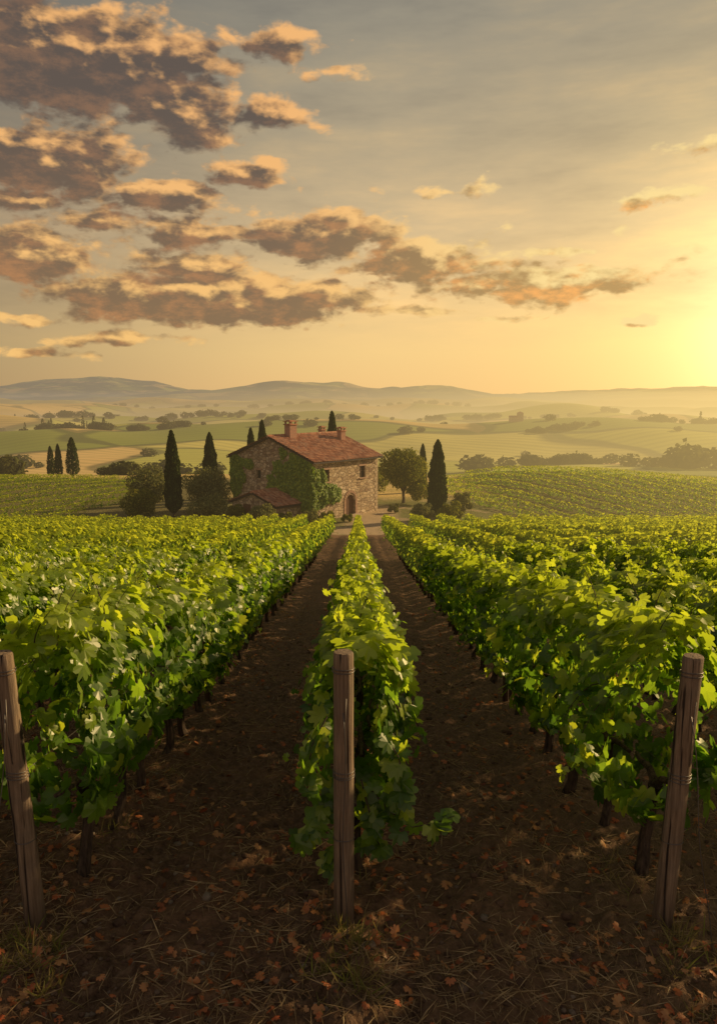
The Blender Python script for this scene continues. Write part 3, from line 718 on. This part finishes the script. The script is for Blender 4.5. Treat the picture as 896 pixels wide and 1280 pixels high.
tree(3.6,76.0,1.0,1.5,21,M_OLIVE,'shrub',1600,.02,.1,6)
tree(6.0,70.0,1.9,2.9,22,M_OLIVE,'shrub',3500,.02,.12,9)
tree(8.6,70.0,2.0,2.8,23,M_TREE,'shrub',3000,.02,.12,8)
tree(10.3,74.5,2.6,2.3,24,M_OLIVE,'shrub',3000,.02,.12,8)
tree(6.6,83,3.2,3.2,25,M_TREE,'shrub',3000,.04,.14,8)
tree(1.9,92,3.6,4.2,26,M_TREE,'holm_oak_tree',3000,.1,.16,9)
cypress(-48.6,120,4.9,1.3,40,2500);cypress(-46.6,118,5.2,1.2,41,2500);cypress(-44.8,119,6.2,2.0,42,3000)
r=np.random.default_rng(31);n=9000
x=r.uniform(-30,16,n);y=61.4+r.uniform(0,1,n)*22
k=(perlin(x*.25+2,y*.25)>-.05)&((np.abs(y-64.5)>2.3)|(perlin(x*.8,y*.8)>.25))
x,y=x[k],y[k];n=len(x)
V,F=scatter_leaves(np.stack([x,y,H(x,y)],1),r.normal(0,1,(n,3)),np.stack([r.normal(0,.5,n),r.normal(0,.5,n),np.ones(n)],1),r.uniform(.10,.32,n),TG)
obj('yard_grass',mesh_np('yard_grass',V,F,[M_GRASS]))
def blob(seed,n=110,tall=False):
    r=np.random.default_rng(seed)
    if tall:
        t=r.uniform(0,1,n);ph=r.uniform(0,6.3,n);pr=.11*np.clip(1-t**2,0,1)**.6
        C=np.stack([pr*np.cos(ph),pr*np.sin(ph),t],1);Nn=r.normal(0,1,(n,3));Tt=np.array([0,0,1.])+r.normal(0,.2,(n,3));S=r.uniform(.05,.10,n)
    else:
        d=norm(r.normal(0,1,(n,3)));q=.42*(1-np.abs(r.normal(0,.2,n)))*(1+.35*perlin(d[:,0]*2+seed,d[:,1]*2+d[:,2]*2))
        C=d*q[:,None]*[1.15,1.15,.9]+[0,0,.38];C[:,2]=np.maximum(C[:,2],0);Nn=d+r.normal(0,.5,(n,3));Tt=r.normal(0,1,(n,3));S=r.uniform(.07,.15,n)
    V,F=scatter_leaves(C,Nn,Tt,S,QUAD);return mesh_np('tree_mass',V,F,[M_DIST])
blobs=[blob(i,260) for i in range(6)];talls=[blob(50+i,120,True) for i in range(3)]
dt=empty('distant_trees')
def dtree(x,y,s,tall=False):
    k=random.uniform(.85,1.2)
    obj('tree',random.choice(talls if tall else blobs),dt,(x,y,H1(x,y)-.04*s),(0,0,random.uniform(0,6)),(s*k*(1.3 if not tall else 1),s*k*(1.3 if not tall else 1),s))
def line(u0,d0,u1,d1,n,s,tall=0.,j=.012):
    for i in range(n):
        t=random.random();u=u0+(u1-u0)*t;d=d0+(d1-d0)*t;d*=1+random.uniform(-j,j)
        tl=random.random()<tall
        dtree(u*d,d,s*random.uniform(.5,1.25)*(1.3 if tl else 1),tl)
line(-.50,150,-.45,148,6,5.);line(-.36,140,-.29,142,9,3.2)
line(-.28,215,-.19,222,12,5);line(-.48,300,-.40,310,5,6)
line(-.44,500,-.31,510,34,6.5,.4);line(-.30,520,-.20,540,18,6);line(-.12,540,.0,560,9,5)
line(.15,300,.17,300,3,9);line(.19,320,.34,335,26,5.5);line(.42,300,.5,300,7,12);line(.34,310,.42,305,6,6)
line(.22,500,.32,520,22,5,.1);line(.36,540,.5,560,26,6,.2)
line(-.5,900,-.15,930,44,9,.05);line(.05,900,.5,950,40,8,.0);line(-.55,1850,.5,1900,90,13);line(-.2,900,.05,900,10,7)
for i in range(40):
    d=random.uniform(330,1500);u=random.uniform(-.6,.6);dtree(u*d,d,random.uniform(3.,5.5)*(1+d/1500))
tz=H1(118,560);tw=empty('distant_tower_house',(118,560,tz))
mb=MB();mb.add(*boxV((0,0,2.5),(4,4,7)));mb.add(*boxV((-4.8,0,1.2),(6,4,3.6)))
obj('tower_walls',mb.mesh('tw',[M_STONE]),tw)
mb=MB();mb.add([(-2.3,-2.3,6),(2.3,-2.3,6),(2.3,2.3,6),(-2.3,2.3,6),(0,0,7.2)],[(0,1,4),(1,2,4),(2,3,4),(3,0,4)]);mb.add([(-8.1,-2.3,3),(-2.1,-2.3,3),(-2.1,2.3,3),(-8.1,2.3,3),(-8.1,0,4.2),(-2.1,0,4.2)],[(0,1,5,4),(2,3,4,5)])
obj('tower_roof',mb.mesh('twr',[M_TILE]),tw)

# ------------------------------------------------------------ sky
w=bpy.data.worlds.new('World');scn.world=w;w.use_nodes=True;nt=w.node_tree;nt.nodes.clear()
cd=bpy.data.node_groups.new('cloud_density','ShaderNodeTree')
cd.interface.new_socket('Vector',in_out='INPUT',socket_type='NodeSocketVector')
cd.interface.new_socket('Value',in_out='OUTPUT',socket_type='NodeSocketFloat')
g=G(cd);gi=g.n('NodeGroupInput');go=g.n('NodeGroupOutput');p=gi.outputs[0]
ps=g.v('MULTIPLY',p,(.12,.24,1.))
wn=g.n('ShaderNodeTexNoise');g.set(wn.inputs[0],ps);wn.inputs['Scale'].default_value=1.3;wn.inputs['Detail'].default_value=3;wn.inputs['Roughness'].default_value=.6
wv=g.v('MULTIPLY',g.v('SUBTRACT',wn.outputs[1],(.5,.5,.5)),(5.,2.0,0))
pw=g.v('ADD',p,wv)
CL=[(-18.2,20.8,10.4,3.4,1.7),(-12.4,18.6,5.4,2.4,1.35),(-23,24.6,5,1.8,1.05),(-21.5,15.0,6.2,2.2,1.4),(-23,12.8,3.5,1.,.95),(-14.0,13.6,5.6,1.25,1.1),
(-18.5,11.6,4.6,.9,.95),(-22.9,9.3,4.8,1.9,1.4),(-11,7.0,12.6,2.4,1.75),(-11.5,8.9,5.2,1.6,1.3),(-2.8,11.3,6.6,1.6,1.35),(-11.8,11.3,5.4,1.1,1.1),
(4.8,9.5,5.2,1.7,1.3),(9.2,8.1,4.4,1.1,1.1),(14.2,7.7,8.6,1.35,1.3),(-8.4,15.4,3.8,1.2,1.05),(-6.1,18.8,3.0,1.5,.82),(-6.5,22.8,5.8,1.2,.88),(-2.3,21.3,3.0,.7,.76),
(-22.7,5.2,3.0,.5,.9),(-17,3.9,5.6,.6,.88),(-23,3,4,.5,.75),(3,6.2,5.6,.5,.88),(11.1,5.6,3.4,.35,.7),(19.6,5.1,1.8,.4,.8),(20.5,13.0,5.0,.6,.75),(22.8,15.7,3,.8,.6),(6.4,14.2,4.5,.6,.6),(13.6,9.9,3.4,.5,.88),
(-13,10.6,14,4.0,.34),(6,8.7,18,2.3,.36),(-19,17.5,10,6.5,.42),
(-48,14,16,4,.9),(52,20,14,3,.7)]
acc=None
for (a,e,rx,ry,wt) in CL:
    q=g.v('MULTIPLY',g.v('SUBTRACT',pw,(a,e,0)),(.93/rx,.93/ry,0))
    ln=g.v('LENGTH',q,out='Value');d=g.m('MULTIPLY_ADD',ln,-wt*.95,wt)
    acc=d if acc is None else g.m('MAXIMUM',acc,d)
acc=g.m('MAXIMUM',acc,-1.2)
f1=g.noise(g.v('MULTIPLY',p,(.25,.52,1.)),1.,7,.60)
vr=g.n('ShaderNodeTexVoronoi');g.set(vr.inputs['Vector'],g.v('ADD',g.v('MULTIPLY',p,(.42,.75,0.)),g.v('MULTIPLY',wn.outputs[1],(1.2,1.2,0))))
vr.inputs['Scale'].default_value=1.;vr.inputs['Detail'].default_value=3.;vr.inputs['Roughness'].default_value=.55
bil=g.m('SUBTRACT',.42,vr.outputs['Distance'])
D=g.m('ADD',g.m('ADD',acc,.20),g.m('ADD',g.m('MULTIPLY',g.m('SUBTRACT',f1,.5),1.5),g.m('MULTIPLY',bil,.55)))
g.set(go.inputs[0],D)
g=G(nt)
tcv=g.n('ShaderNodeTexCoord').outputs['Generated'];P=g.sep(tcv)
az=g.m('MULTIPLY',g.m('ARCTAN2',P[0],P[1]),57.2958);el=g.m('MULTIPLY',g.m('ARCSINE',P[2]),57.2958)
p=g.xyz(az,el,0.)
def dens(v):
    n=g.n('ShaderNodeGroup');n.node_tree=cd;g.set(n.inputs[0],v);return n.outputs[0]
D0=dens(p);D1=dens(g.v('ADD',p,(.9,.7,0)))
elm=g.m('MULTIPLY',el,1/90.)
base=g.ramp(elm,[(0,(.88,.55,.22)),(.035,(.90,.60,.24)),(.075,(.82,.56,.25)),(.13,(.63,.465,.255)),(.19,(.44,.355,.225)),(.27,(.30,.27,.205)),(.5,(.17,.17,.17)),(1,(.10,.11,.14))])
lf=g.ss(az,-34.,4.)
base=g.mix(lf,g.mix(1.,base,(.46,.49,.60,1),'MULTIPLY'),base)
rg=g.ss(az,0.,30.);base=g.mix(g.m('MULTIPLY',rg,g.ss(el,32.,6.)),base,g.mix(1.,base,(1.18,1.12,1.0,1),'MULTIPLY'))
bk=g.ss(P[1],.35,-.5);base=g.mix(bk,base,g.ramp(elm,[(0,(.47,.34,.25)),(.2,(.34,.28,.24)),(1,(.15,.155,.17))]))
gd=(math.sin(math.radians(30))*math.cos(math.radians(4)),math.cos(math.radians(30))*math.cos(math.radians(4)),math.sin(math.radians(4)))
dt_=g.m('MAXIMUM',g.v('DOT_PRODUCT',g.v('NORMALIZE',tcv),gd,out='Value'),0.)
g1=g.m('POWER',dt_,50.);g2=g.m('POWER',dt_,9.);g3=g.m('POWER',dt_,200.)
def addc(c,f,colr): 
    return g.mix(1.,c,g.mix(f,(0,0,0),colr),'ADD')
sky=addc(base,g2,(.10,.06,.01));sky=addc(sky,g1,(.40,.31,.10));sky=addc(sky,g3,(.5,.45,.28))
veil=g.noise(g.v('MULTIPLY',p,(.05,.22,1.)),1.,5,.62)
sky=g.mix(g.m('MULTIPLY',g.ss(veil,.45,.72,0.,.7),g.ss(el,2.,8.)),sky,g.mix(1.,sky,(1.45,1.30,1.08,1),'MULTIPLY'))
sky=g.mix(g.m('MULTIPLY',g.ss(veil,.5,.30,0.,.55),g.ss(el,2.,8.)),sky,g.mix(1.,sky,(.70,.72,.78,1),'MULTIPLY'))
mask=g.ss(D0,-.04,.40)
Lr=g.m('ADD',g.m('MULTIPLY',g.m('SUBTRACT',D0,D1),1.10),g.m('MULTIPLY',g.ss(D0,.62,.05),.52))
lit=g.ss(Lr,.16,.95)
hw=g.ss(el,20.,3.)
darkc=g.mix(hw,(.115,.085,.066),(.24,.145,.072))
darkc=g.mix(g.ss(az,-8.,18.),darkc,(.50,.30,.10))
litc=g.mix(hw,(.92,.48,.17),(.94,.55,.18))
litc=g.mix(g.ss(az,-6.,18.),litc,(1.0,.74,.30))
tex=g.noise(g.v('MULTIPLY',p,(.30,.65,1.)),1.2,5,.65)
darkc=g.mix(g.ss(tex,.42,.7,0.,.7),darkc,g.mix(1.,darkc,(2.5,1.8,1.25,1),'MULTIPLY'))
cc=g.mix(lit,darkc,litc)
sky=g.mix(g.m('MULTIPLY',mask,.96),sky,cc)
sky=g.mix(g.ss(el,-.5,-3.),sky,(.12,.085,.05))
bg=g.n('ShaderNodeBackground');g.set(bg.inputs[0],sky);bg.inputs[1].default_value=.98
st=g.n('ShaderNodeTexSky',sky_type='NISHITA');st.sun_disc=False;st.sun_elevation=SUN_EL;st.sun_rotation=SUN_AZ
bg2=g.n('ShaderNodeBackground');g.set(bg2.inputs[0],st.outputs[0]);bg2.inputs[1].default_value=.003
ad=g.n('ShaderNodeAddShader');g.set(ad.inputs[0],bg.outputs[0]);g.set(ad.inputs[1],bg2.outputs[0])
o=g.n('ShaderNodeOutputWorld');g.set(o.inputs[0],ad.outputs[0])
w.cycles.sampling_method='NONE'

# ------------------------------------------------------------ sun & camera
sl=bpy.data.lights.new('sun','SUN');sl.energy=5.;sl.angle=math.radians(1.5);sl.color=(1,.73,.38)
so=bpy.data.objects.new('sun',sl);col.objects.link(so)
sdv=Vector((math.sin(SUN_AZ)*math.cos(SUN_EL),math.cos(SUN_AZ)*math.cos(SUN_EL),math.sin(SUN_EL)))
so.rotation_euler=sdv.to_track_quat('Z','Y').to_euler();so.location=(60,60,60)
cam=bpy.data.cameras.new('camera');co=bpy.data.objects.new('camera',cam);col.objects.link(co)
co.location=(0,0,3.0);co.rotation_euler=(math.radians(90-8.68),0,0)
cam.sensor_fit='VERTICAL';cam.sensor_height=36;cam.sensor_width=36*716/1024;cam.lens=26.72;cam.clip_start=.1;cam.clip_end=30000
scn.camera=co
scn.view_settings.view_transform='Standard';scn.view_settings.look='None';scn.view_settings.exposure=0
